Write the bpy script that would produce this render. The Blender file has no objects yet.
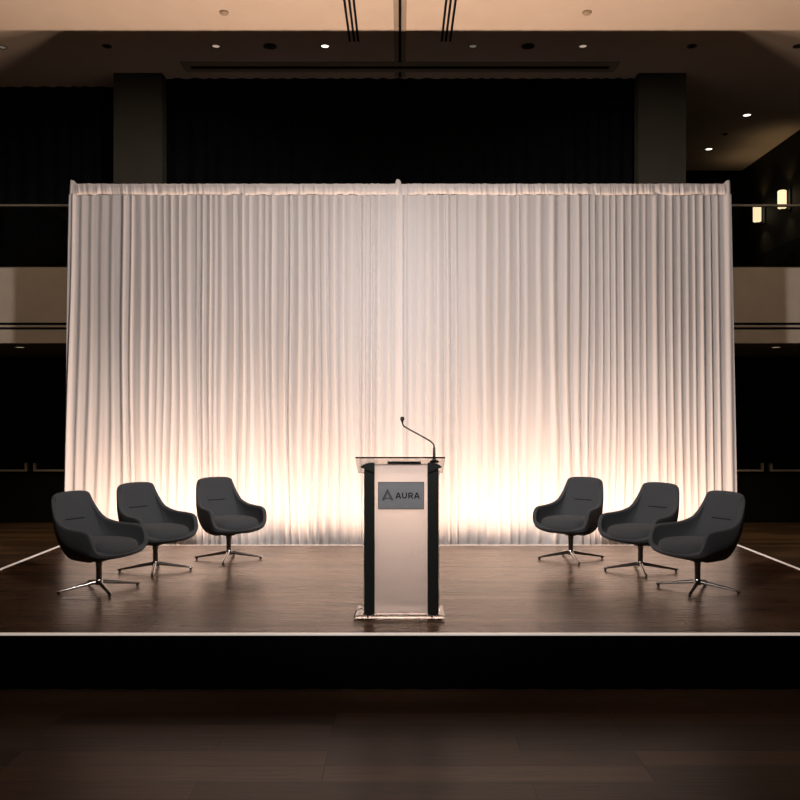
import bpy, bmesh, math, random
from mathutils import Vector, Matrix
from mathutils.bvhtree import BVHTree
PI = math.pi
sc = bpy.context.scene
COL = sc.collection

# ------------------------------------------------------------ layout numbers (metres)
EYE = 1.88          # camera height above the hall floor
STG = 0.38          # stage height
F = 850.0           # focal length in pixels of an 800 px frame
HZ = 413.0          # horizon row
CEIL = 6.51
STAGE_FRONT, STAGE_BACK, STAGE_HALF = 5.77, 9.66, 3.845
DRAPE_Y = 10.15
UPL_Y = 9.735

# ------------------------------------------------------------ materials
def new_mat(name):
    m = bpy.data.materials.new(name); m.use_nodes = True
    nt = m.node_tree; nt.nodes.clear()
    out = nt.nodes.new('ShaderNodeOutputMaterial')
    return m, nt, out

def pbr(name, color, rough=0.5, metal=0.0, spec=0.5, noise=0.0, nscale=40.0, bump=0.0, bscale=200.0,
        trans=0.0, ior=1.45, sheen=0.0, coat=0.0):
    m, nt, out = new_mat(name)
    p = nt.nodes.new('ShaderNodeBsdfPrincipled')
    nt.links.new(p.outputs[0], out.inputs[0])
    p.inputs['Base Color'].default_value = (*color, 1)
    p.inputs['Roughness'].default_value = rough
    p.inputs['Metallic'].default_value = metal
    p.inputs['Specular IOR Level'].default_value = spec
    p.inputs['IOR'].default_value = ior
    p.inputs['Transmission Weight'].default_value = trans
    p.inputs['Sheen Weight'].default_value = sheen
    p.inputs['Coat Weight'].default_value = coat
    tc = nt.nodes.new('ShaderNodeTexCoord')
    if noise > 0:
        n = nt.nodes.new('ShaderNodeTexNoise'); n.inputs['Scale'].default_value = nscale; n.inputs['Detail'].default_value = 4
        nt.links.new(tc.outputs['Object'], n.inputs['Vector'])
        r = nt.nodes.new('ShaderNodeValToRGB')
        r.color_ramp.elements[0].position = 0.25; r.color_ramp.elements[1].position = 0.75
        r.color_ramp.elements[0].color = (*[c * (1 - noise) for c in color], 1)
        r.color_ramp.elements[1].color = (*[min(1, c * (1 + noise)) for c in color], 1)
        nt.links.new(n.outputs['Fac'], r.inputs[0]); nt.links.new(r.outputs[0], p.inputs['Base Color'])
    if bump > 0:
        n2 = nt.nodes.new('ShaderNodeTexNoise'); n2.inputs['Scale'].default_value = bscale; n2.inputs['Detail'].default_value = 2
        nt.links.new(tc.outputs['Object'], n2.inputs['Vector'])
        b = nt.nodes.new('ShaderNodeBump'); b.inputs['Strength'].default_value = bump; b.inputs['Distance'].default_value = 0.002
        nt.links.new(n2.outputs['Fac'], b.inputs['Height']); nt.links.new(b.outputs[0], p.inputs['Normal'])
    return m

def emit(name, color, strength):
    m, nt, out = new_mat(name)
    e = nt.nodes.new('ShaderNodeEmission'); e.inputs[0].default_value = (*color, 1); e.inputs[1].default_value = strength
    nt.links.new(e.outputs[0], out.inputs[0])
    return m

def cloth(name, color, translucency):
    m, nt, out = new_mat(name)
    d = nt.nodes.new('ShaderNodeBsdfDiffuse'); t = nt.nodes.new('ShaderNodeBsdfTranslucent'); mx = nt.nodes.new('ShaderNodeMixShader')
    tc = nt.nodes.new('ShaderNodeTexCoord'); mp = nt.nodes.new('ShaderNodeMapping')
    mp.inputs['Scale'].default_value = (60, 60, 1.2)
    n = nt.nodes.new('ShaderNodeTexNoise'); n.inputs['Scale'].default_value = 2.0; n.inputs['Detail'].default_value = 3
    nt.links.new(tc.outputs['Object'], mp.inputs[0]); nt.links.new(mp.outputs[0], n.inputs['Vector'])
    r = nt.nodes.new('ShaderNodeValToRGB')
    r.color_ramp.elements[0].color = (*[c * 0.93 for c in color], 1); r.color_ramp.elements[1].color = (*[min(.98, c * 1.05) for c in color], 1)
    nt.links.new(n.outputs['Fac'], r.inputs[0])
    nt.links.new(r.outputs[0], d.inputs[0]); nt.links.new(r.outputs[0], t.inputs[0])
    mx.inputs[0].default_value = translucency
    nt.links.new(d.outputs[0], mx.inputs[1]); nt.links.new(t.outputs[0], mx.inputs[2]); nt.links.new(mx.outputs[0], out.inputs[0])
    return m

def planks(name, c1, c2, width, length, rough, joint=None, dark=0.35, spec=0.5, offs=(0, 0)):
    """boards running along X with end joints, streaky grain and (optionally) platform joints along Y"""
    m, nt, out = new_mat(name); L = nt.links.new
    p = nt.nodes.new('ShaderNodeBsdfPrincipled'); L(p.outputs[0], out.inputs[0])
    tc = nt.nodes.new('ShaderNodeTexCoord')
    mp = nt.nodes.new('ShaderNodeMapping'); mp.inputs['Location'].default_value = (offs[0], offs[1], 0)
    L(tc.outputs['Object'], mp.inputs[0])
    br = nt.nodes.new('ShaderNodeTexBrick')
    br.offset = 0.37; br.offset_frequency = 3; br.squash = 1.0
    br.inputs['Color1'].default_value = (*c1, 1); br.inputs['Color2'].default_value = (*c2, 1)
    br.inputs['Mortar'].default_value = (*[c * 0.25 for c in c1], 1)
    br.inputs['Scale'].default_value = 1.0; br.inputs['Mortar Size'].default_value = 0.0024
    br.inputs['Mortar Smooth'].default_value = 0.3; br.inputs['Bias'].default_value = -0.1
    br.inputs['Brick Width'].default_value = length; br.inputs['Row Height'].default_value = width
    L(mp.outputs[0], br.inputs['Vector'])
    m2 = nt.nodes.new('ShaderNodeMapping'); m2.inputs['Scale'].default_value = (1.1, 26, 1)
    L(tc.outputs['Object'], m2.inputs[0])
    n = nt.nodes.new('ShaderNodeTexNoise'); n.inputs['Scale'].default_value = 2.2; n.inputs['Detail'].default_value = 6; n.inputs['Roughness'].default_value = 0.65
    L(m2.outputs[0], n.inputs['Vector'])
    r = nt.nodes.new('ShaderNodeMapRange'); r.inputs['From Min'].default_value = 0.3; r.inputs['From Max'].default_value = 0.7
    r.inputs['To Min'].default_value = 1 - dark; r.inputs['To Max'].default_value = 1 + dark
    L(n.outputs['Fac'], r.inputs[0])
    mul = nt.nodes.new('ShaderNodeMix'); mul.data_type = 'RGBA'; mul.blend_type = 'MULTIPLY'; mul.inputs[0].default_value = 1
    L(br.outputs['Color'], mul.inputs[6]); L(r.outputs[0], mul.inputs[7])
    col = mul.outputs[2]
    if joint:
        sp = nt.nodes.new('ShaderNodeSeparateXYZ'); L(tc.outputs['Object'], sp.inputs[0])
        a = nt.nodes.new('ShaderNodeMath'); a.operation = 'ADD'; a.inputs[1].default_value = 100 * joint[1] - joint[0] + joint[1] / 2
        L(sp.outputs[0], a.inputs[0])
        mo = nt.nodes.new('ShaderNodeMath'); mo.operation = 'MODULO'; mo.inputs[1].default_value = joint[1]; L(a.outputs[0], mo.inputs[0])
        s = nt.nodes.new('ShaderNodeMath'); s.operation = 'SUBTRACT'; s.inputs[1].default_value = joint[1] / 2; L(mo.outputs[0], s.inputs[0])
        ab = nt.nodes.new('ShaderNodeMath'); ab.operation = 'ABSOLUTE'; L(s.outputs[0], ab.inputs[0])
        lt = nt.nodes.new('ShaderNodeMath'); lt.operation = 'LESS_THAN'; lt.inputs[1].default_value = 0.0025; L(ab.outputs[0], lt.inputs[0])
        mj = nt.nodes.new('ShaderNodeMix'); mj.data_type = 'RGBA'; mj.inputs[7].default_value = (0.004, 0.003, 0.002, 1)
        L(lt.outputs[0], mj.inputs[0]); L(col, mj.inputs[6]); col = mj.outputs[2]
    L(col, p.inputs['Base Color'])
    rr = nt.nodes.new('ShaderNodeMapRange'); rr.inputs['To Min'].default_value = rough - 0.06; rr.inputs['To Max'].default_value = rough + 0.08
    L(n.outputs['Fac'], rr.inputs[0]); L(rr.outputs[0], p.inputs['Roughness'])
    bw = nt.nodes.new('ShaderNodeRGBToBW'); L(col, bw.inputs[0])
    sr = nt.nodes.new('ShaderNodeMapRange'); sr.inputs['From Min'].default_value = 0.0; sr.inputs['From Max'].default_value = sum(c1) / 3 * 1.2
    sr.inputs['To Min'].default_value = spec * .3; sr.inputs['To Max'].default_value = spec * 1.5
    p.inputs['Specular Tint'].default_value = (1.0, .70, .47, 1)
    L(bw.outputs[0], sr.inputs[0]); L(sr.outputs[0], p.inputs['Specular IOR Level'])
    b = nt.nodes.new('ShaderNodeBump'); b.inputs['Strength'].default_value = 0.35; b.inputs['Distance'].default_value = 0.002
    L(br.outputs['Fac'], b.inputs['Height']); b.invert = True
    L(b.outputs[0], p.inputs['Normal'])
    return m

def frosted(name):
    m, nt, out = new_mat(name); L = nt.links.new
    p = nt.nodes.new('ShaderNodeBsdfPrincipled')
    p.inputs['Base Color'].default_value = (0.93, 0.86, 0.82, 1); p.inputs['Roughness'].default_value = 0.5
    p.inputs['Transmission Weight'].default_value = 0.72; p.inputs['IOR'].default_value = 1.3
    n = nt.nodes.new('ShaderNodeTexNoise'); n.inputs['Scale'].default_value = 900
    tc = nt.nodes.new('ShaderNodeTexCoord'); L(tc.outputs['Object'], n.inputs['Vector'])
    b = nt.nodes.new('ShaderNodeBump'); b.inputs['Strength'].default_value = 0.05; b.inputs['Distance'].default_value = 0.001
    L(n.outputs['Fac'], b.inputs['Height']); L(b.outputs[0], p.inputs['Normal'])
    L(p.outputs[0], out.inputs[0])
    return m

M = {}
M['drape'] = cloth('white_drape_cloth', (0.80, 0.765, 0.745), 0.15)
M['black_curtain'] = pbr('black_velour', (0.004, 0.005, 0.006), 0.95, spec=0.1, sheen=0.0, noise=0.3, nscale=6)
M['stage_floor'] = planks('stage_boards', (0.105, 0.055, 0.028), (0.050, 0.026, 0.013), 0.125, 1.55, 0.27, joint=(0.14, 1.9), dark=0.45, spec=0.25)
M['hall_floor'] = planks('hall_boards', (0.105, 0.058, 0.032), (0.038, 0.021, 0.012), 0.20, 1.7, 0.34, dark=0.4, spec=0.5, offs=(0.4, 0.07))
M['skirt'] = pbr('black_skirt_cloth', (0.003, 0.003, 0.003), 0.95, spec=0.05, noise=0.3, nscale=20)
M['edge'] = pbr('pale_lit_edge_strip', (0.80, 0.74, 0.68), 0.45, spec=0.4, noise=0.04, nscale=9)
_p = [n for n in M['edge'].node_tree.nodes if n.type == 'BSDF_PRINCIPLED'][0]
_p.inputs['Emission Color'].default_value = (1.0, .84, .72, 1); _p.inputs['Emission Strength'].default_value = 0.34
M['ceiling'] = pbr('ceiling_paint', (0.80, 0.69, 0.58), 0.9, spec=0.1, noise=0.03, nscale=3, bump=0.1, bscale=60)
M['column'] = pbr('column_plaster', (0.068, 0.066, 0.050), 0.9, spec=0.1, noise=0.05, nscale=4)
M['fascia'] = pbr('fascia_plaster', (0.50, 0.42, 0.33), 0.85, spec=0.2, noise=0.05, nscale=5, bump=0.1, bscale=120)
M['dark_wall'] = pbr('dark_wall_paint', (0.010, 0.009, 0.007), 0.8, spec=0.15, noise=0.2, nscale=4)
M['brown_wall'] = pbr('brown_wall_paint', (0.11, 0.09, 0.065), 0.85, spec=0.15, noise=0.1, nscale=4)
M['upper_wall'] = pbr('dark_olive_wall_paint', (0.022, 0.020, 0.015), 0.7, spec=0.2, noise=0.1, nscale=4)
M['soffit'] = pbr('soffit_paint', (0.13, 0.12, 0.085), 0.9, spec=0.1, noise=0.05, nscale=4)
M['black'] = pbr('matt_black', (0.006, 0.006, 0.006), 0.6, spec=0.3, noise=0.2, nscale=30)
M['slot_black'] = pbr('slot_black_metal', (0.004, 0.004, 0.004), 0.7, spec=0.2, noise=0.2, nscale=30)
M['door'] = pbr('black_door_laminate', (0.006, 0.005, 0.004), 0.6, spec=0.2, noise=0.2, nscale=8)
M['bar_metal'] = pbr('push_bar_steel', (0.55, 0.46, 0.36), 0.5, metal=0.2, noise=0.1, nscale=20)
M['rail_metal'] = pbr('rail_bronze', (0.30, 0.26, 0.20), 0.45, metal=0.8, noise=0.1, nscale=20)
M['glass'] = pbr('clear_glass', (0.86, 0.92, 0.93), 0.0, trans=1.0, ior=1.45, noise=0.01, nscale=2)
M['acrylic'] = pbr('clear_acrylic', (0.97, 0.95, 0.94), 0.03, trans=1.0, ior=1.42, noise=0.01, nscale=5)
M['frost'] = frosted('frosted_acrylic')
M['lectern_black'] = pbr('lectern_black_aluminium', (0.010, 0.012, 0.011), 0.42, spec=0.45, noise=0.15, nscale=12)
M['sign'] = pbr('grey_sign_metal', (0.215, 0.222, 0.236), 0.45, metal=0.15, noise=0.06, nscale=30)
M['ink'] = pbr('dark_sign_ink', (0.005, 0.005, 0.006), 0.8, noise=0.1, nscale=30)
M['ink_mid'] = pbr('grey_sign_ink', (0.055, 0.058, 0.064), 0.5, noise=0.1, nscale=30)
M['ink_soft'] = pbr('soft_grey_sign_ink', (0.095, 0.098, 0.106), 0.5, noise=0.1, nscale=30)
M['fabric'] = pbr('charcoal_wool', (0.074, 0.078, 0.082), 0.95, spec=0.15, sheen=0.1, noise=0.22, nscale=260, bump=0.35, bscale=900)
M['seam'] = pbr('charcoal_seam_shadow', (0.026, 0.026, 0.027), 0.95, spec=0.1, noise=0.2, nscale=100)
M['chrome'] = pbr('polished_aluminium', (0.42, 0.39, 0.37), 0.22, metal=1.0, noise=0.05, nscale=15)
M['post'] = pbr('dark_chrome', (0.22, 0.20, 0.19), 0.22, metal=1.0, noise=0.05, nscale=15)
M['rubber'] = pbr('black_rubber', (0.008, 0.008, 0.008), 0.6, noise=0.1, nscale=30)
M['lamp_bright'] = emit('lamp_glow_bright', (1.0, 0.86, 0.68), 3.2)
M['lamp_dim'] = emit('lamp_glow_dim', (1.0, 0.78, 0.58), 0.42)
M['lamp_faint'] = emit('lamp_glow_faint', (1.0, 0.80, 0.62), 0.13)
M['sconce_glow'] = emit('sconce_glow', (1.0, 0.72, 0.42), 1.35)
M['trim_ring'] = pbr('downlight_ring', (0.22, 0.19, 0.15), 0.5, noise=0.05, nscale=20)
M['lens_off'] = pbr('unlit_lens', (0.02, 0.018, 0.015), 0.3, noise=0.1, nscale=20)
M['detector'] = pbr('detector_plastic', (0.50, 0.40, 0.31), 0.5, noise=0.03, nscale=20)

# ------------------------------------------------------------ builders
def link(name, bm, mat, parent=None, smooth=False, loc=None):
    bmesh.ops.recalc_face_normals(bm, faces=bm.faces[:])
    me = bpy.data.meshes.new(name); bm.to_mesh(me); bm.free()
    if smooth:
        for p in me.polygons: p.use_smooth = True
    o = bpy.data.objects.new(name, me); COL.objects.link(o)
    mats = mat if isinstance(mat, (list, tuple)) else [mat]
    for m in mats: me.materials.append(m)
    if parent: o.parent = parent
    if loc: o.location = loc
    return o

def sharp(o, angle=35):
    """smooth shading with sharp edges kept"""
    me = o.data
    for p in me.polygons: p.use_smooth = True
    try: me.set_sharp_from_angle(angle=math.radians(angle))
    except Exception: pass
    return o

def box(bm, x0, x1, y0, y1, z0, z1, bev=0.0, seg=2):
    ret = bmesh.ops.create_cube(bm, size=1.0)
    vs = ret['verts']
    for v in vs:
        v.co = Vector((x0 + (v.co.x + .5) * (x1 - x0), y0 + (v.co.y + .5) * (y1 - y0), z0 + (v.co.z + .5) * (z1 - z0)))
    if bev > 0:
        es = list({e for v in vs for e in v.link_edges})
        bmesh.ops.bevel(bm, geom=es, offset=bev, segments=seg, profile=0.5, affect='EDGES')
    return bm

def boxobj(name, dims, mat, parent=None, bev=0.0, seg=2):
    bm = bmesh.new(); box(bm, *dims, bev=bev, seg=seg)
    o = link(name, bm, mat, parent)
    return o

def tube(bm, pts, rad, n=12, caps=True):
    pts = [Vector(p) for p in pts]
    rads = rad if isinstance(rad, (list, tuple)) else [rad] * len(pts)
    rings = []; up = None
    for i, p in enumerate(pts):
        t = (pts[min(i + 1, len(pts) - 1)] - pts[max(i - 1, 0)]).normalized()
        if up is None:
            up = Vector((0, 0, 1)) if abs(t.z) < .9 else Vector((0, 1, 0))
        a = t.cross(up).normalized(); b = a.cross(t).normalized(); up = b
        rings.append([bm.verts.new(p + rads[i] * (math.cos(2 * PI * k / n) * a + math.sin(2 * PI * k / n) * b)) for k in range(n)])
    for r0, r1 in zip(rings, rings[1:]):
        for k in range(n): bm.faces.new((r0[k], r0[(k + 1) % n], r1[(k + 1) % n], r1[k]))
    if caps:
        bm.faces.new(rings[0][::-1]); bm.faces.new(rings[-1])
    return bm

def lathe(bm, prof, n=24, loc=(0, 0, 0)):
    rings = []
    for r, z in prof:
        if r < 1e-6: rings.append([bm.verts.new((loc[0], loc[1], loc[2] + z))])
        else: rings.append([bm.verts.new((loc[0] + r * math.cos(2 * PI * k / n), loc[1] + r * math.sin(2 * PI * k / n), loc[2] + z)) for k in range(n)])
    for r0, r1 in zip(rings, rings[1:]):
        for k in range(n):
            a = r0[k % len(r0)]; b = r0[(k + 1) % len(r0)]; c = r1[(k + 1) % len(r1)]; d = r1[k % len(r1)]
            f = []
            for v in (a, b, c, d):
                if v not in f: f.append(v)
            if len(f) > 2: bm.faces.new(f)
    return bm

def prism_xz(bm, pts, y0, y1):
    """polygon in X-Z extruded along Y"""
    a = [bm.verts.new((x, y0, z)) for x, z in pts]; b = [bm.verts.new((x, y1, z)) for x, z in pts]
    bm.faces.new(a); bm.faces.new(b[::-1])
    n = len(pts)
    for i in range(n): bm.faces.new((a[i], a[(i + 1) % n], b[(i + 1) % n], b[i]))
    return bm

def tag(o, label=None, cat=None, group=None, kind=None):
    if label: o['label'] = label
    if cat: o['category'] = cat
    if group: o['group'] = group
    if kind: o['kind'] = kind
    return o

def struct(o, label=None):
    o['kind'] = 'structure'
    if label: o['label'] = label
    return o

def empty(name, loc, rz=0.0):
    o = bpy.data.objects.new(name, None); COL.objects.link(o)
    o.location = loc; o.rotation_euler = (0, 0, rz); o.empty_display_size = 0.2
    return o

def copy_tree(o, parent=None):
    c = o.copy(); COL.objects.link(c)
    if parent: c.parent = parent
    for ch in list(o.children): copy_tree(ch, c)
    return c

def crom(pts, n, closed=False):
    """Catmull-Rom resample with n steps per span"""
    pts = [Vector(p) for p in pts]; out = []
    m = len(pts); spans = m if closed else m - 1
    for i in range(spans):
        if closed: p0, p1, p2, p3 = pts[(i - 1) % m], pts[i], pts[(i + 1) % m], pts[(i + 2) % m]
        else: p0, p1, p2, p3 = pts[max(i - 1, 0)], pts[i], pts[i + 1], pts[min(i + 2, m - 1)]
        for k in range(n):
            t = k / n
            out.append(0.5 * ((2 * p1) + (p2 - p0) * t + (2 * p0 - 5 * p1 + 4 * p2 - p3) * t * t + (3 * p1 - p0 - 3 * p2 + p3) * t ** 3))
    if not closed: out.append(pts[-1])
    return out

def cx(px, Y): return (px - 400.0) / F * Y
def cz(py, Y): return EYE - (py - HZ) / F * Y
def ceil_y(py): return F * (CEIL - EYE) / (HZ - py)

# ------------------------------------------------------------ the hall
HALF = 8.0
BACKW = 14.66
FAS_Y = 11.85
COLY = 11.57
struct(boxobj('floor', (-HALF - .3, HALF + .3, -4.3, BACKW + .3, -0.2, 0), M['hall_floor']))
struct(boxobj('ceiling', (-HALF - .3, HALF + .3, -4.3, 16.6, CEIL, CEIL + .25), M['ceiling']))
struct(boxobj('wall_left', (-HALF - .25, -HALF, -4, 16.4, 0, CEIL), M['brown_wall']))
struct(boxobj('wall_right', (HALF, HALF + .25, -4, 16.4, 0, CEIL), M['brown_wall']))
struct(boxobj('wall_front', (-HALF, HALF, -4.25, -4, 0, CEIL), M['brown_wall']))
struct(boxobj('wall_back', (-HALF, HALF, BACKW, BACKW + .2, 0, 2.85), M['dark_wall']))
fb, ft = cz(343, FAS_Y), cz(268, FAS_Y)      # balcony front: bottom and top
MEZ = fb + 0.32
bm = bmesh.new(); box(bm, -HALF, HALF, FAS_Y, FAS_Y + .14, fb, ft)
struct(link('wall_balcony', bm, M['fascia']))
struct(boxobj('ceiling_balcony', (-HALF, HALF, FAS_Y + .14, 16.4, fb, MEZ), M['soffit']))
for i, (a, b) in enumerate(((322.6, 325.0), (327.2, 329.4))):
    struct(boxobj('trim_%d' % (i + 1), (-HALF, HALF, FAS_Y - .006, FAS_Y, cz(b, FAS_Y), cz(a, FAS_Y)), M['slot_black']))
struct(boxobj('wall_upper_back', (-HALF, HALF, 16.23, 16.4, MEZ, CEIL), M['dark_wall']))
WX = 6.53
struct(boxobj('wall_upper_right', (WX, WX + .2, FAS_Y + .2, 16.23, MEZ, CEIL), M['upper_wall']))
struct(boxobj('trim_3', (WX - .05, WX, FAS_Y + .25, 16.0, MEZ, 4.74), M['dark_wall'], bev=.008))
c0, c1 = cx(113.5, COLY), cx(162.0, COLY)
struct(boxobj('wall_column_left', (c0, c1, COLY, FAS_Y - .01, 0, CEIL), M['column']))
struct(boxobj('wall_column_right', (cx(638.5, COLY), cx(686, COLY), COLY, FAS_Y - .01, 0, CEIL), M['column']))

# ceiling track (movable wall track) running away from the camera down the middle
bm = bmesh.new(); box(bm, -.075, .075, 5.0, 11.70, CEIL - .004, CEIL)
t4 = struct(link('trim_4', bm, pbr('track_band_paint', (0.44, 0.37, 0.30), 0.8, noise=0.05, nscale=5)))
struct(boxobj('trim_5', (-.016, .016, 5.0, 11.70, CEIL - .012, CEIL - .004), M['slot_black']))
# long slot across the ceiling in front of the black curtain, in a shallow frame
def ring_frame(bm, x0, x1, y0, y1, w, z0, z1):
    box(bm, x0, x1, y0, y0 + w, z0, z1); box(bm, x0, x1, y1 - w, y1, z0, z1)
    box(bm, x0, x0 + w, y0 + w, y1 - w, z0, z1); box(bm, x1 - w, x1, y0 + w, y1 - w, z0, z1)
ys0, ys1 = ceil_y(61.5), ceil_y(71.0)
g = empty('curtain_slot', (0, 0, CEIL))
tag(g, 'long dark slot across the ceiling in front of the black curtain', 'ceiling slot')
xw = cx(180, ys0)
frame_m = pbr('slot_frame_paint', (0.40, 0.35, 0.28), 0.85, noise=0.05, nscale=5)
bm = bmesh.new(); ring_frame(bm, xw, -xw, ys0 - .0, ys1, .10, -.018, 0)
link('frame', bm, frame_m, g)
xw2 = cx(187, ceil_y(67))
bm = bmesh.new(); box(bm, xw2, -xw2, ceil_y(66.2), ceil_y(69.6), -.010, 0)
link('slot', bm, M['slot_black'], g)
# three-slot diffusers
for side, name in ((-1, 'left'), (1, 'right')):
    g = empty('slot_diffuser', (0, 0, CEIL))
    tag(g, 'three parallel black air slots in the ceiling %s of the centre track' % name, 'air diffuser', 'three-slot ceiling diffusers')
    for xs in (.624, .569, .519):
        bm = bmesh.new(); box(bm, side * xs - .013, side * xs + .013, 5.5, ceil_y(41), -.009, -.001)
        link('slot', bm, M['slot_black'], g)

# recessed downlights
def downlight(px, py, kind, label, z=CEIL, name='recessed_downlight', size=.062, group='recessed downlights in the ceiling'):
    Y = F * (z - EYE) / (HZ - py); X = cx(px, Y)
    g = empty(name, (X, Y, z)); tag(g, label, 'downlight', group)
    bm = bmesh.new()
    lathe(bm, [(size * .74, -.001), (size * .80, -.008), (size * .98, -.008), (size, -.003), (size, 0), (size * .74, 0)], 28)
    link('trim_ring', bm, M['trim_ring'] if kind != 'off' else M['lens_off'], g, smooth=True)
    bm = bmesh.new()
    if kind == 'off': lathe(bm, [(0, -.026), (size * .30, -.022), (size * .56, -.011), (size * .74, -.001), (0, -.001)], 28)
    else: lathe(bm, [(0, -.007), (size * .5, -.006), (size * .74, -.001), (0, -.001)], 28)
    link('lens', bm, {'bright': M['lamp_bright'], 'dim': M['lamp_dim'], 'faint': M['lamp_faint'], 'off': M['lens_off']}[kind], g, smooth=True)
    return g
downlight(325, 46, 'bright', 'brightest lit downlight, just left of the ceiling centre track')
downlight(473, 46, 'faint', 'faintly lit downlight just right of the ceiling centre track')
downlight(216, 46, 'dim', 'dimly lit downlight above the left end of the ceiling slot')
downlight(583, 46, 'dim', 'dimly lit downlight above the right end of the ceiling slot')
downlight(270, 46, 'off', 'dark unlit downlight left of the brightest ceiling light', size=.085)
downlight(528, 46, 'off', 'dark unlit downlight between two lit ones right of centre', size=.085)
downlight(107, 46, 'off', 'dark unlit downlight in front of the left column')
downlight(692, 46, 'off', 'dark unlit downlight in front of the right column')
downlight(2, 47, 'faint', 'faint downlight cut by the left edge of the photo')
downlight(798, 46, 'off', 'dark downlight cut by the right edge of the photo')
downlight(747, 115, 'bright', 'lit downlight over the balcony, nearer of the two', size=.075)
downlight(709, 149, 'bright', 'lit downlight over the balcony, farther one beside the drape top', size=.075)
downlight(725, 134, 'off', 'small dark unlit fitting between the two balcony downlights', size=.05)
downlight(20, 347, 'dim', 'small light under the left balcony', z=fb, size=.10, group='lights under the balcony')
downlight(776, 347, 'dim', 'small light under the right balcony', z=fb, size=.10, group='lights under the balcony')
for px, nm in ((224, 'left'), (587, 'right')):
    Y = ceil_y(12); bm = bmesh.new()
    lathe(bm, [(0, -.03), (.035, -.028), (.05, -.018), (.056, 0), (0, 0)], 24)
    o = link('smoke_detector', bm, M['detector'], smooth=True, loc=(cx(px, Y), Y, CEIL))
    tag(o, 'small round smoke detector on the bright ceiling, %s one' % nm, 'smoke detector', 'smoke detectors')

# black curtains closing the balcony openings
def fold_sheet(bm, x0, x1, y, z0, z1, period, amp, rnd, nz=6, step=.03):
    xs = []; x = x0
    n = int((x1 - x0) / step); ph = 0; prof = []
    per = period
    for i in range(n + 1):
        if i % 6 == 0: per = period * rnd.uniform(.7, 1.4); a = amp * rnd.uniform(.6, 1.2)
        ph += step / per
        prof.append((x0 + (x1 - x0) * i / n, a * math.sin(2 * PI * ph)))
    grid = [[bm.verts.new((px, y + d * (0.7 + .5 * (1 - k / nz)), z0 + (z1 - z0) * k / nz)) for px, d in prof] for k in range(nz + 1)]
    for r0, r1 in zip(grid, grid[1:]):
        for i in range(n): bm.faces.new((r0[i], r0[i + 1], r1[i + 1], r1[i]))
rnd = random.Random(5)
bm = bmesh.new(); fold_sheet(bm, c1 + .02, cx(638.5, COLY) - .02, 11.76, 0.01, CEIL - .005, .2, .03, rnd)
o = link('black_curtain', bm, M['black_curtain'], smooth=True)
md = o.modifiers.new('thick', 'SOLIDIFY'); md.thickness = .006; md.offset = 0
tag(o, 'wide black curtain between the two columns above the white drape', 'curtain', 'black curtains')
bm = bmesh.new(); fold_sheet(bm, -HALF + .05, c0 - .02 + .45, 12.06, MEZ + .01, CEIL - .005, .22, .03, rnd)
o = link('black_curtain', bm, M['black_curtain'], smooth=True)
md = o.modifiers.new('thick', 'SOLIDIFY'); md.thickness = .006; md.offset = 0
tag(o, 'black curtain above the left balcony, left of the column', 'curtain', 'black curtains')

# balcony railings
rail_z = cz(205.5, FAS_Y + .05)
for side, (a, b) in (('left', (-HALF, c0 - .03)), ('right', (cx(686, COLY) + .03, HALF))):
    g = empty('balcony_railing', ((a + b) / 2, FAS_Y + .07, ft))
    tag(g, 'frameless glass balcony railing with thin metal handrail, %s of the drape' % side, 'railing', 'glass balcony railings')
    w = (b - a) / 2 - .01
    bm = bmesh.new(); box(bm, -w, w, -.006, .006, .0, rail_z - ft - .015)
    link('glass_panel', bm, M['glass'], g)
    bm = bmesh.new(); box(bm, -w, w, -.025, .025, rail_z - ft - .015, rail_z - ft + .02, bev=.008)
    link('handrail', bm, M['rail_metal'], g)
    bm = bmesh.new(); box(bm, -w, w, -.03, -.007, 0, .02)
    link('base_channel', bm, M['rail_metal'], g)

# sconces on the right upper wall
for px, py, label in ((757, 213.5, 'glowing cylinder wall sconce on the balcony wall, nearer the drape'),
                      (782, 199.5, 'glowing cylinder wall sconce on the balcony wall, nearer the right edge')):
    X = WX - .13; Y = X * F / (px - 400.0); Z = cz(py, Y)
    g = empty('wall_sconce', (WX, Y, Z)); tag(g, label, 'wall sconce', 'wall sconces')
    boxobj('backplate', (-.03, -.001, -.07, .07, -.19, .19), M['lectern_black'], g, bev=.004)
    bm = bmesh.new(); lathe(bm, [(0, -.15), (.058, -.15), (.070, -.14), (.070, .14), (.058, .15), (0, .15)], 24, (-.13, 0, 0))
    sharp(link('shade', bm, M['sconce_glow'], g))
    bm = bmesh.new(); box(bm, -.15, -.03, -.012, .012, -.180, -.158); link('bracket', bm, M['post'], g)
    bm = bmesh.new(); box(bm, -.15, -.03, -.012, .012, .158, .180); link('bracket', bm, M['post'], g)
    for s in (1, -1):
        L = bpy.data.lights.new('sconce_light', 'SPOT'); L.energy = 2.6; L.color = (1, .66, .34); L.shadow_soft_size = .03
        L.spot_size = math.radians(110); L.spot_blend = 1.0
        lo = bpy.data.objects.new('sconce_light', L); COL.objects.link(lo)
        lo.location = (WX - .13, Y, Z + s * .21); lo.rotation_euler = (PI if s > 0 else 0, 0, 0)

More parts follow.
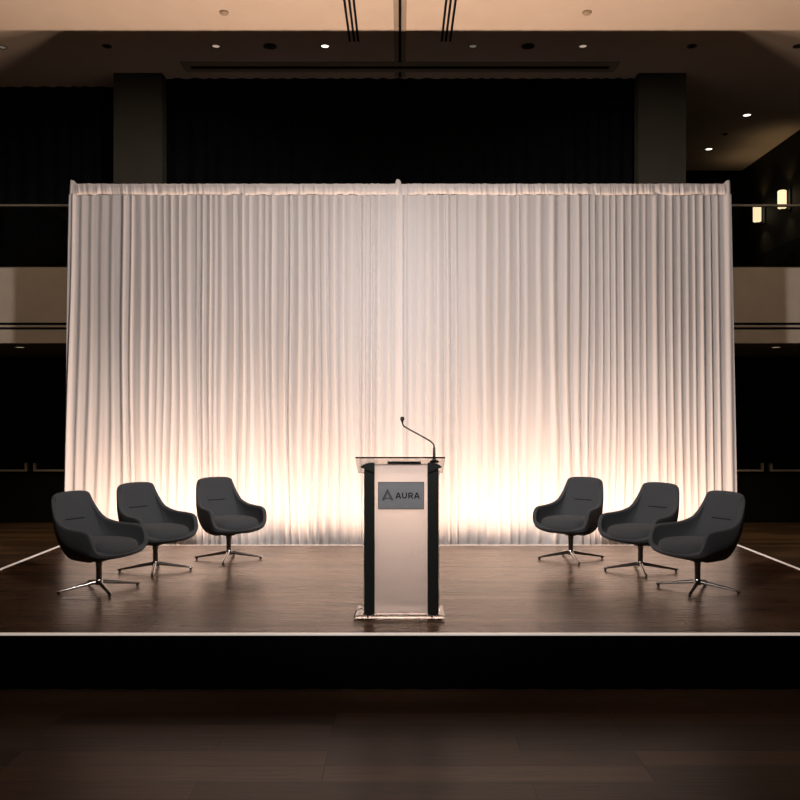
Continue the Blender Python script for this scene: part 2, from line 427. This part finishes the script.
# doors with push bars under the balcony
def door(n, x0, x1, hinge_side):
    d = boxobj('door_%d' % n, (x0, x1, BACKW - .045, BACKW - .001, .005, 2.2), M['door'], bev=.004); struct(d)
    zb = cz(470.5, BACKW - .1)
    a, b = (x0 + .06, x1 - .07) if hinge_side < 0 else (x0 + .07, x1 - .06)
    bm = bmesh.new()
    box(bm, a, b, BACKW - .115, BACKW - .09, zb - .016, zb + .016, bev=.005)
    e = b if hinge_side < 0 else a
    box(bm, e - .02, e + .02, BACKW - .125, BACKW - .045, zb - .016, zb + .13, bev=.006)
    o2 = a if hinge_side < 0 else b
    box(bm, o2 - .02, o2 + .02, BACKW - .11, BACKW - .045, zb - .02, zb + .02, bev=.006)
    link('push_bar', bm, M['bar_metal'], d)
    return d
for k, (mid, n) in enumerate(((33, 1), (764, 3))):
    X = cx(mid, BACKW)
    door(n, X - .96, X - .004, -1); door(n + 1, X + .004, X + .96, 1)

# ------------------------------------------------------------ the stage
g = empty('stage_platform', (0, (STAGE_FRONT + STAGE_BACK) / 2, 0))
tag(g, 'low wide stage with dark wood deck, pale edging and black skirt', 'stage')
hd = (STAGE_BACK - STAGE_FRONT) / 2; H = STAGE_HALF
boxobj('deck', (-H + .03, H - .03, -hd + .03, hd - .03, STG - .05, STG), M['stage_floor'], g)
rs = random.Random(3)
bm = bmesh.new()
def skirt_side(p0, p1, nrm):
    p0, p1, nrm = Vector(p0), Vector(p1), Vector(nrm); Ln = (p1 - p0).length; n = int(Ln / .02)
    rows = []
    prof = [.004 * math.sin(i * .5 + 1.3 * math.sin(i * .07)) + .003 * rs.random() for i in range(n + 1)]
    for z in (0.003, .17, STG - .0095):
        rows.append([bm.verts.new(p0.lerp(p1, i / n) + nrm * (prof[i] * (1.2 if z < .1 else .6) - .012) + Vector((0, 0, z))) for i in range(n + 1)])
    for r0, r1 in zip(rows, rows[1:]):
        for i in range(n): bm.faces.new((r0[i], r0[i + 1], r1[i + 1], r1[i]))
skirt_side((-H, -hd, 0), (H, -hd, 0), (0, -1, 0)); skirt_side((H, -hd, 0), (H, hd, 0), (1, 0, 0))
skirt_side((H, hd, 0), (-H, hd, 0), (0, 1, 0)); skirt_side((-H, hd, 0), (-H, -hd, 0), (-1, 0, 0))
o = link('skirt', bm, M['skirt'], g, smooth=True); o['label'] = 'black cloth skirt around the stage'
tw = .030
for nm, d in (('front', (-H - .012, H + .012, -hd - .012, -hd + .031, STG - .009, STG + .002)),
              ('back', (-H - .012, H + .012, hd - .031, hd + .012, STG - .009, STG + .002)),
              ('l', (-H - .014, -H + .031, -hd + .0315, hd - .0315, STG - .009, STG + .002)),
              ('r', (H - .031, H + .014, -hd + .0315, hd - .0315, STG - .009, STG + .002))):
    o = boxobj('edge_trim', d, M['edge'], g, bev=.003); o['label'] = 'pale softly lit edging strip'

# ------------------------------------------------------------ pipe and drape
TOPZ = cz(184.5, DRAPE_Y); CAPZ = cz(180.0, DRAPE_Y)
HX = 330 / F * DRAPE_Y
def noise1(seed, n, lo, hi):
    r = random.Random(seed); return [r.uniform(lo, hi) for _ in range(n)]
def smooth_at(tbl, u):
    u = u % (len(tbl) - 1); i = min(int(u), len(tbl) - 2); f = u - i; f = f * f * (3 - 2 * f)
    return tbl[i] * (1 - f) + tbl[i + 1] * f

def drape_panel(x0, x1, seed, name_side, outer, yo):
    r = random.Random(seed)
    step = .0075; n = int((x1 - x0) / step)
    phase = []; ph = 0; seg_left = 0; per = .1
    for i in range(n + 1):
        if seg_left <= 0:
            per = r.choice((.065, .08, .095, .11, .14)) * r.uniform(.9, 1.12); seg_left = per
        ph += step / per; seg_left -= step; phase.append(ph)
    amp = noise1(seed + 1, 200, .007, .032); ta = noise1(seed + 2, 400, -1, 1); tb = noise1(seed + 3, 400, -1, 1); tcn = noise1(seed + 4, 100, -1, 1)
    zs = [0.015, .08, .2, .35, .5, .7, .9, 1.1, 1.4, 1.7, 2.0, 2.4, 2.8, 3.2, 3.6, 3.9, 4.1, 4.3, 4.4, 4.47, TOPZ - .125]
    bm = bmesh.new(); grid = []
    def ph_at(f):
        f = max(0, min(n - 1e-6, f)); i = int(f); return phase[i] + (phase[min(i + 1, n)] - phase[i]) * (f - i)
    for z in zs:
        t = z / TOPZ
        row = []
        for i in range(n + 1):
            x = x0 + (x1 - x0) * i / n
            shift = .035 * smooth_at(tb, x * 2.3 + z * .5 + 9) * (1 - t) + .02 * smooth_at(ta, x * 3.1 + 40) * (1 - t)
            p = ph_at(i + shift / step)
            A = smooth_at(amp, p * .5) * (0.62 + .55 * (1 - t))
            s = math.sin(2 * PI * p)
            d = A * (s + .28 * math.sin(4 * PI * p + 1.1 + 2 * smooth_at(ta, p * .4))) + .004 * smooth_at(ta, x * 21 + z * .25) + .02 * smooth_at(tcn, x * 1.4 + 3 + z * .1) * (1 - t)
            # a little flare at the outer end, towards the floor
            e = (x - x0) / (x1 - x0); e = 1 - e if outer < 0 else e
            xx = x + outer * (.10 * (1 - t)) * max(0, (e - .7) / .3) ** 1.5
            # bunch of cloth drawn round the pole at each end
            dx0 = min(abs(x - x0), abs(x1 - x))
            bunch = math.exp(-(dx0 / .06) ** 2)
            inner = math.exp(-(abs(x) / .07) ** 2)
            y = DRAPE_Y + d * (1 - .6 * inner) + yo * inner - .035 * bunch * (0.4 + .6 * t)
            row.append(bm.verts.new((xx, y, z)))
        grid.append(row)
    # up behind the gathered header and over the crossbar; peaks at the poles
    for zoff, yoff in ((-.115, .012), (-.06, .012), (-.018, .03), (0.0, .045)):
        row = []
        for i in range(n + 1):
            x = x0 + (x1 - x0) * i / n
            dx0 = min(abs(x + .022), abs(abs(x) - (HX - .03))); bunch = math.exp(-(dx0 / .038) ** 4)
            tt = (zoff + .115) / .115
            y = DRAPE_Y + yoff * (1 - .6 * bunch) - .035 * bunch + yo * math.exp(-(abs(x) / .07) ** 2) + .006 * math.sin(2 * PI * phase[i] * 2)
            row.append(bm.verts.new((x, y, TOPZ + zoff - .004 + (CAPZ - TOPZ) * bunch * tt + .004 * math.sin(2 * PI * phase[i] * 1.3) * tt)))
        grid.append(row)
    for r0, r1 in zip(grid, grid[1:]):
        for i in range(n): bm.faces.new((r0[i], r0[i + 1], r1[i + 1], r1[i]))
    o = link('white_drape', bm, M['drape'], smooth=True)
    tag(o, 'white pleated drape, %s half of the stage backdrop, lit from below' % name_side, 'drape', 'white backdrop drapes')
    # gathered rod-pocket header
    bm = bmesh.new(); rh = random.Random(seed + 9); m2 = int((x1 - x0 - .12) / .006); rows = []
    hn = noise1(seed + 11, 900, -1, 1); hb = noise1(seed + 12, 900, -1, 1)
    prof = [(-.122, -.002), (-.119, -.018), (-.085, -.026), (-.05, -.030), (-.012, -.028), (.006, -.012), (0.008, .03), (-.01, .075)]
    for k, (dz, dy) in enumerate(prof):
        row = []
        for i in range(m2 + 1):
            x = x0 + .06 + (x1 - x0 - .12) * i / m2
            w = .011 * smooth_at(hn, x * 34 + k * .12) + .006 * smooth_at(hb, x * 70 + k * .3)
            zz = TOPZ + dz + (.010 * smooth_at(hb, x * 14) if k < 3 else .003 * smooth_at(hb, x * 30))
            row.append(bm.verts.new((x, DRAPE_Y + dy + w * (1.2 if k < 4 else .5), zz)))
        rows.append(row)
    for r0, r1 in zip(rows, rows[1:]):
        for i in range(m2): bm.faces.new((r0[i], r0[i + 1], r1[i + 1], r1[i]))
    h = link('gathered_header', bm, M['drape'], o, smooth=True)
    return o
drape_panel(-HX, .030, 21, 'left', -1, -.018)
drape_panel(-.045, HX, 57, 'right', 1, .0)

# ------------------------------------------------------------ the lounge chairs
def chair_proto():
    root = empty('lounge_chair', (0, 0, 0))
    half_rim = [(0, .380, .822), (.10, .378, .819), (.168, .370, .808), (.203, .353, .785), (.217, .325, .73), (.232, .283, .66), (.252, .215, .59),
                (.274, .10, .555), (.290, -.03, .545), (.301, -.16, .541), (.304, -.234, .512), (.299, -.270, .43), (.272, -.284, .373), (.21, -.29, .343), (.11, -.303, .333), (0, -.306, .331)]
    half_w = [(0, .275, .40), (.09, .273, .40), (.155, .265, .40), (.20, .246, .40), (.232, .215, .40), (.252, .175, .39), (.268, .118, .38),
              (.282, .04, .37), (.289, -.035, .362), (.293, -.105, .355), (.292, -.17, .345), (.281, -.220, .332), (.250, -.25, .32), (.19, -.266, .312), (.10, -.282, .308), (0, -.286, .307)]
    half_l = [(x * .74, y * .74 if y > 0 else y * .76, .272 + .012 * (abs(y) > .2)) for x, y, z in half_w]
    def full(h): return [Vector(p) for p in h] + [Vector((-p[0], p[1], p[2])) for p in h[-2:0:-1]]
    R = crom(full(half_rim), 3, True); W = crom(full(half_w), 3, True); Lw = crom(full(half_l), 3, True)
    n = len(R); bm = bmesh.new()
    c = Vector((0, 0, .258)); cols = []
    for i in range(n):
        inner = Vector((Lw[i].x * .4, Lw[i].y * .4, .260))
        mid = W[i].lerp(R[i], .5)
        # the back panel is slightly hollowed, the arms bulge outwards
        out = Vector((W[i].x, W[i].y, 0)).normalized()
        hgt = R[i].z - W[i].z
        mid = mid + out * (.012 * min(1, hgt / .2)) + (Vector((0, .012, 0)) if W[i].y > .2 else Vector((0, 0, 0)))
        pts = crom([inner, Lw[i], W[i], mid, R[i]], 3)
        cols.append([bm.verts.new(p) for p in pts])
    cv = bm.verts.new(c)
    for i in range(n):
        a, b = cols[i], cols[(i + 1) % n]
        bm.faces.new((cv, a[0], b[0]))
        for k in range(len(a) - 1): bm.faces.new((a[k], a[k + 1], b[k + 1], b[k]))
    shell = link('shell', bm, M['fabric'], root, smooth=True)
    # outward normals -> thicken inwards
    me = shell.data
    ctr = Vector((0, 0, .5)); up = 0
    for p in me.polygons:
        if p.center.z < .27: up += p.normal.z
    if up > 0: me.flip_normals()
    md = shell.modifiers.new('padding', 'SOLIDIFY'); md.thickness = .040; md.offset = -1; md.use_quality_normals = True
    md = shell.modifiers.new('round', 'SUBSURF'); md.levels = 1; md.render_levels = 2
    # crease across the backrest, set into the inner face
    bpy.context.view_layer.update()
    dg = bpy.context.evaluated_depsgraph_get(); ev = shell.evaluated_get(dg); tree = BVHTree.FromObject(ev, dg)
    pts = []
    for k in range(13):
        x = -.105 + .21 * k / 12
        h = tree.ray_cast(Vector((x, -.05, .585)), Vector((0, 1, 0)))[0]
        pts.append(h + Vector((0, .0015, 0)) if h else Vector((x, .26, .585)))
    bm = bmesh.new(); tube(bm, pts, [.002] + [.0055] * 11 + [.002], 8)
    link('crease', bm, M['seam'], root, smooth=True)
    # seat cushion
    bm = bmesh.new(); N = 48
    out = []
    for k in range(N):
        a = 2 * PI * k / N; ca, sa = math.cos(a), math.sin(a); e = 2 / 2.9
        x = .255 * math.copysign(abs(ca) ** e, ca); y = .262 * math.copysign(abs(sa) ** e, sa)
        x *= 1 - .10 * max(0, y) / .25
        out.append((x, y - .042))
    prof = [(.0, .305), (.6, .305), (.92, .318), (.985, .334), (1.0, .360), (.99, .392), (.95, .413), (.86, .427), (.58, .437), (.25, .441), (0, .442)]
    rings = []
    for s, z in prof:
        if s == 0: rings.append([bm.verts.new((0, -.042, z))])
        else: rings.append([bm.verts.new((px * s, -.042 + (py + .042) * s, z)) for px, py in out])
    for r0, r1 in zip(rings, rings[1:]):
        for k in range(N):
            f = []
            for v in (r0[k % len(r0)], r0[(k + 1) % len(r0)], r1[(k + 1) % len(r1)], r1[k % len(r1)]):
                if v not in f: f.append(v)
            bm.faces.new(f)
    link('seat_cushion', bm, M['fabric'], root, smooth=True)
    # swivel post and hub
    bm = bmesh.new(); lathe(bm, [(0, .085), (.024, .085), (.024, .205), (.028, .208), (.028, .236), (.06, .245), (.085, .262), (0, .262)], 24)
    o = sharp(link('swivel_post', bm, M['post'], root)); o['label'] = 'dark metal swivel post'
    bm = bmesh.new(); lathe(bm, [(0, .045), (.030, .045), (.037, .055), (.036, .078), (.030, .092), (0, .095)], 24)
    sharp(link('hub', bm, M['chrome'], root))
    for k in range(4):
        bm = bmesh.new(); secs = []
        for t in (0, .1, .3, .6, .85, .96, 1.0):
            r = .02 + .325 * t
            w = .0185 - .006 * t; h = .017 - .008 * t; zc = .073 - .052 * t
            if t == 1.0: w *= .7; h *= .7
            secs.append([bm.verts.new((r, w * a, zc + h * b)) for a, b in ((-1, -.7), (-.8, -1), (.8, -1), (1, -.7), (1, .2), (.55, .85), (0, 1), (-.55, .85), (-1, .2))])
        for r0, r1 in zip(secs, secs[1:]):
            for j in range(9): bm.faces.new((r0[j], r0[(j + 1) % 9], r1[(j + 1) % 9], r1[j]))
        bm.faces.new(secs[0][::-1]); bm.faces.new(secs[-1])
        leg = sharp(link('leg', bm, M['chrome'], root), 50); leg.rotation_euler = (0, 0, k * PI / 2); leg['label'] = 'polished metal star-base leg'
        bm = bmesh.new(); lathe(bm, [(0, 0), (.010, 0), (.0115, .003), (.010, .016), (0, .016)], 14, (.325, 0, 0))
        sharp(link('glide', bm, M['rubber'], leg))
    return root
SEAT_PARTS = ('shell', 'crease', 'seat_cushion')
def pose(root, X, Y, seat_deg, leg_deg, label):
    root.location = (X, Y, STG + .002); root['label'] = label; root['category'] = 'chair'; root['group'] = 'charcoal swivel lounge chairs on the stage'
    k = 0
    for ch in root.children:
        b = ch.name.split('.')[0]
        if b in SEAT_PARTS: ch.rotation_euler = (0, 0, math.radians(seat_deg))
        elif b == 'leg': ch.rotation_euler = (0, 0, math.radians(leg_deg) + k * PI / 2); k += 1
proto = chair_proto()
CH = [(-2.55, 7.20, 60, 34, 'charcoal tub swivel chair, front one of the left-hand three'),
      (-2.325, 8.08, 48, 11, 'charcoal tub swivel chair, middle one of the left-hand three'),
      (-1.757, 8.72, 36, 2, 'charcoal tub swivel chair, rearmost of the left-hand three, nearest the lectern'),
      (1.753, 8.73, -36, 3, 'charcoal tub swivel chair, rearmost of the right-hand three, nearest the lectern'),
      (2.28, 8.06, -48, -7, 'charcoal tub swivel chair, middle one of the right-hand three'),
      (2.52, 7.20, -60, -30, 'charcoal tub swivel chair, front one of the right-hand three')]
roots = [proto] + [copy_tree(proto) for _ in CH[1:]]
for r_, a in zip(roots, CH): pose(r_, *a)

# ------------------------------------------------------------ the lectern
LY = 6.165                                   # front face of the uprights
g = empty('lectern', (0, LY, STG + .002)); tag(g, 'clear acrylic lectern with black uprights and frosted front panel', 'lectern')
def lx(px): return cx(px, LY)
def lz(py): return cz(py, LY) - STG
bm = bmesh.new(); box(bm, -.320, .324, -.018, .325, .012, .034, bev=.002)
o = link('base_plate', bm, M['acrylic'], g); o['label'] = 'clear acrylic base plate'
for sx in (-.285, -.225, .228, .288):
    for sy in (.015, .29):
        bm = bmesh.new(); lathe(bm, [(0, 0), (.016, 0), (.016, .0115), (0, .0115)], 14, (sx, sy, 0)); sharp(link('foot', bm, M['rubber'], g))
for s in (-1, 1):
    a, b = (lx(364.2), lx(374.4)) if s < 0 else (lx(427.8), lx(438.6))
    bm = bmesh.new(); box(bm, a, b, 0, .085, .034, 1.105, bev=.006)
    u = link('upright', bm, M['lectern_black'], g); u['label'] = 'black upright'
    def mx(p): return (p[0] if s < 0 else 802.2 - p[0], p[1])
    pts = [mx(p) for p in ((374.4, 463.0), (370.5, 463.0), (366.5, 463.8), (362.5, 465.4), (360.4, 467.0), (361.0, 468.0), (364.0, 468.8), (369.0, 471.0), (374.4, 473.2))]
    bm = bmesh.new(); prism_xz(bm, [(lx(px), lz(py)) for px, py in pts], -.012, .092)
    link('top_bracket', bm, M['lectern_black'], g)
    xo = a - .009 if s < 0 else b + .009
    bm = bmesh.new(); box(bm, min(xo, xo - s * .008), max(xo, xo - s * .008), .004, .27, .0345, 1.075, bev=.001)
    link('side_panel', bm, M['acrylic'], g)
    bm = bmesh.new(); tube(bm, [((a + b) / 2 - .01, -.0185, .023), ((a + b) / 2 - .01, -.023, .023)], .007, 10); link('bolt', bm, M['post'], g)
bm = bmesh.new(); box(bm, lx(374.6), lx(427.6), .026, .038, .040, lz(464.4), bev=.0015)
o = link('front_panel', bm, M['frost'], g); o['label'] = 'frosted translucent front panel'
bm = bmesh.new(); box(bm, lx(374.9), lx(427.3), .020, .045, .0345, .048, bev=.001); link('panel_channel', bm, M['acrylic'], g)
# sloping top: high edge to the hall, falling towards the speaker
dep, drop = .40, .134; th = .012
bm = bmesh.new()
ang = math.atan2(drop, dep); Ls = math.hypot(dep, drop)
box(bm, -.322, .326, 0, Ls, -th, 0, bev=.0015)
bmesh.ops.rotate(bm, verts=bm.verts[:], cent=(0, 0, 0), matrix=Matrix.Rotation(-ang, 3, 'X'))
bmesh.ops.translate(bm, verts=bm.verts[:], vec=(0, -.035, 1.182))
o = link('reading_top', bm, M['acrylic'], g); o['label'] = 'clear sloping acrylic reading top'
for xx in (-.245, -.205, .255):
    bm = bmesh.new(); tube(bm, [(xx, -.0385, 1.176), (xx, -.034, 1.176)], .0035, 8); link('bolt', bm, M['post'], g)
bm = bmesh.new(); box(bm, lx(387.4), lx(421.2), .042, .072, lz(465.5), lz(460.9) - .004, bev=.003)
o = link('top_support', bm, M['lectern_black'], g); o['label'] = 'black support bar under the reading top'
# sign with its lettering
sx0, sx1, sz0, sz1 = lx(378.1), lx(424.0), lz(509.7), lz(482.6)
sg = boxobj('sign_plate', (sx0, sx1, .019, .0255, sz0, sz1), M['sign'], g, bev=.001); sg['label'] = 'grey metal sign plate reading AURA'
bm = bmesh.new(); w = .0035
for d in ((sx0 - .001, sx1 + .001, sz1 - w, sz1 + .001), (sx0 - .001, sx1 + .001, sz0 - .001, sz0 + w), (sx0 - .001, sx0 + w, sz0 + w, sz1 - w), (sx1 - w, sx1 + .001, sz0 + w, sz1 - w)):
    box(bm, d[0], d[1], .0175, .0255, d[2], d[3])
link('sign_border', bm, M['ink_soft'], sg)
def SP(p):  # sign drawing units -> lectern x, z
    return (sx0 + (p[0] - 58) / 657 * (sx1 - sx0), sz1 - (p[1] - 66) / 384 * (sz1 - sz0))
def stroke(bm, p, q, w, y0=.0178, y1=.019):
    p, q = Vector(p), Vector(q); d = (q - p).normalized(); nn = Vector((-d.y, d.x)) * w / 2
    prism_xz(bm, [SP(p + nn), SP(q + nn), SP(q - nn), SP(p - nn)], y0, y1)
def letter_A(bm, x0, x1, t, b, w):
    m = (x0 + x1) / 2; k = w * 1.1
    prism_xz(bm, [SP(p) for p in ((x0, b), (x0 + k, b), (m + k * .38, t), (m - k * .55, t))], .0178, .019)
    prism_xz(bm, [SP(p) for p in ((x1, b), (x1 - k, b), (m - k * .38, t), (m + k * .55, t))], .0178, .019)
    box(bm, *sorted((SP((x0 + w * 1.2, 0))[0], SP((x1 - w * 1.2, 0))[0])), .0178, .019, *sorted((SP((0, t + .62 * (b - t)))[1], SP((0, t + .62 * (b - t) + w * .9))[1])))
T, B, WD = 215, 300, 17
bm = bmesh.new(); letter_A(bm, 304, 390, T, B, WD); link('letter_a', bm, M['ink'], sg)
bm = bmesh.new(); r_o, m_ = 36, 436
pr = [(400, T)] + [(436 + 36 * math.cos(a), 264 + 36 * math.sin(a)) for a in [PI - PI * k / 12 for k in range(13)]] + [(472, T), (472 - WD, T)] + \
     [(436 + 19 * math.cos(a), 264 + 20 * math.sin(a)) for a in [PI * k / 12 for k in range(13)]] + [(417, T)]
prism_xz(bm, [SP(p) for p in pr], .0178, .019); link('letter_u', bm, M['ink'], sg)
bm = bmesh.new()
prism_xz(bm, [SP(p) for p in ((490, T), (490 + WD, T), (490 + WD, B), (490, B))], .0178, .019)
arc_o = [(528 + 28 * math.cos(a), 243 + 28 * math.sin(a)) for a in [-PI / 2 + PI * k / 10 for k in range(11)]]
arc_i = [(528 + 12 * math.cos(a), 243 + 12 * math.sin(a)) for a in [PI / 2 - PI * k / 10 for k in range(11)]]
prism_xz(bm, [SP(p) for p in [(505, T)] + arc_o + [(505, 271), (505, 255)] + arc_i + [(505, 231)]], .0178, .019)
prism_xz(bm, [SP(p) for p in ((520, 266), (540, 266), (562, B), (541, B))], .0178, .019)
link('letter_r', bm, M['ink'], sg)
bm = bmesh.new(); letter_A(bm, 571, 657, T, B, WD); link('letter_a', bm, M['ink'], sg)
lg = bmesh.new()
prism_xz(lg, [SP(p) for p in ((186, 168), (198, 168), (204, 182), (150, 318), (140, 327), (116, 327), (110, 318))], .0179, .019)
prism_xz(lg, [SP(p) for p in ((198, 168), (276, 318), (272, 327), (250, 327), (232, 306), (180, 196))], .0180, .019)
prism_xz(lg, [SP(p) for p in ((158, 296), (176, 286), (208, 286), (226, 296), (236, 312), (206, 303), (178, 303), (148, 314))], .0180, .019)
lo_ = link('logo', lg, M['ink_mid'], sg)
lg = bmesh.new()
for p, q in (((186, 190), (140, 312)), ((196, 190), (252, 312)), ((191, 215), (165, 285)), ((191, 215), (222, 285))):
    stroke(lg, p, q, 7, .0174, .0179)
link('logo_line', lg, M['ink_soft'], lo_)

# gooseneck microphone on the reading top
mX, mY = cx(434.2, 6.24), 6.24
mz = STG + 1.182 - (mY - LY + .035) * drop / dep + .001
g = empty('gooseneck_microphone', (mX, mY, mz)); tag(g, 'black gooseneck microphone standing on the right of the lectern top', 'microphone')
bm = bmesh.new(); lathe(bm, [(0, -.004), (.030, -.004), (.034, .004), (.031, .012), (.014, .020), (.011, .03), (.009, .098), (.006, .102), (0, .102)], 20)
sharp(link('base', bm, M['lectern_black'], g))
def mp(px, py, dy): 
    Y = mY + dy; return Vector((cx(px, Y) - mX, dy, cz(py, Y) - mz))
path = crom([mp(434.2, 450, 0), mp(434.0, 446, 0), mp(432.6, 443.2, .004), (mp(428.5, 440.0, .01)), mp(417, 433.6, .03), mp(405.5, 427.2, .05), mp(403.0, 424.6, .055), mp(402.3, 421.5, .057)], 5)
bm = bmesh.new(); tube(bm, path, .0056, 10); link('gooseneck', bm, M['rubber'], g, smooth=True)
e = path[-1]
bm = bmesh.new(); lathe(bm, [(0, -.008), (.007, -.007), (.010, .004), (.0155, .014), (.016, .024), (.011, .034), (0, .037)], 16, tuple(e))
link('capsule', bm, M['rubber'], g, smooth=True)

# thin black cable looping over the left side of the lectern base
bm = bmesh.new()
pts = crom([(-.262, 6.30, STG + .04), (-.274, 6.24, STG + .062), (-.300, 6.19, STG + .070), (-.322, 6.15, STG + .058), (-.330, 6.135, STG + .03), (-.331, 6.13, STG + .002), (-.322, 6.14, STG + .0045), (-.29, 6.20, STG + .0045)], 6)
tube(bm, pts, .0035, 8)
tag(link('power_cable', bm, M['rubber'], smooth=True), 'thin black cable looping over the left end of the lectern base', 'cable')

# ------------------------------------------------------------ lights
def spot(loc, target, power, size_deg, blend, color, soft):
    L = bpy.data.lights.new('spot', 'SPOT'); L.energy = power; L.color = color; L.shadow_soft_size = soft
    L.spot_size = math.radians(size_deg); L.spot_blend = blend
    o = bpy.data.objects.new('spot', L); COL.objects.link(o); o.location = loc
    o.rotation_euler = (Vector(target) - Vector(loc)).to_track_quat('-Z', 'Y').to_euler()
    return o
# warm uplights on the hall floor in the gap between stage and drape
for k in range(13):
    X = -3.54 + .59 * k
    spot((X, UPL_Y, .08), (X, UPL_Y - .70, 4.0), (148 if k % 2 == 0 else 115) * (.70 if k in (0, 12) else 1), 134, 1.0, (1.0, .69, .51), .06)
# neutral stage wash from the hall ceiling
for X, tx, pw in ((-3.8, 2.3, 2050), (0, 0, 760), (3.8, -2.3, 2050)):
    spot((X, 0.8, CEIL - .25), (tx, 9.4, 2.75), pw, 40, .85, (1.0, .935, .925), .22)
for X, tx, ty, pw, sz in ((-3.2, 2.2, 7.7, 980, 30), (3.2, -2.2, 7.7, 980, 30), (0, 0, 6.3, 900, 21)):
    spot((X, 0.5, CEIL - .25), (tx, ty, 1.1), pw, sz, .7, (1.0, .93, .90), .30)
# dim unseen spots added beside the stage to lift the balcony fronts
for X in (-5.9, 5.9):
    spot((X, 7.0, CEIL - .2), (X * .98, FAS_Y, 3.2), 150, 42, .8, (1.0, .84, .66), .15)
# small lights below the balcony
for X in (cx(20, 11.9), cx(776, 11.9)):
    spot((X, 12.6, fb - .06), (X, 12.9, 0), 105, 95, .8, (1.0, .80, .52), .05)

w = bpy.data.worlds.new('world'); sc.world = w; w.use_nodes = True
w.node_tree.nodes['Background'].inputs[0].default_value = (0.10, 0.09, 0.08, 1)
w.node_tree.nodes['Background'].inputs[1].default_value = 0.05

# ------------------------------------------------------------ camera and colour
cam = bpy.data.cameras.new('camera'); co = bpy.data.objects.new('camera', cam); COL.objects.link(co)
co.location = (0, 0, EYE); co.rotation_euler = (PI / 2, 0, 0)
cam.sensor_width = 36; cam.sensor_fit = 'HORIZONTAL'; cam.lens = 36 * F / 800
cam.shift_y = (HZ - 400) / 800.0
cam.clip_end = 100
sc.camera = co
sc.view_settings.view_transform = 'Standard'; sc.view_settings.look = 'None'
sc.view_settings.exposure = 0.0; sc.view_settings.gamma = 1.0; sc.view_settings.use_curve_mapping = False
try:
    sc.cycles.use_denoising = True
    sc.cycles.max_bounces = 14; sc.cycles.transmission_bounces = 12; sc.cycles.transparent_max_bounces = 12
except Exception: pass
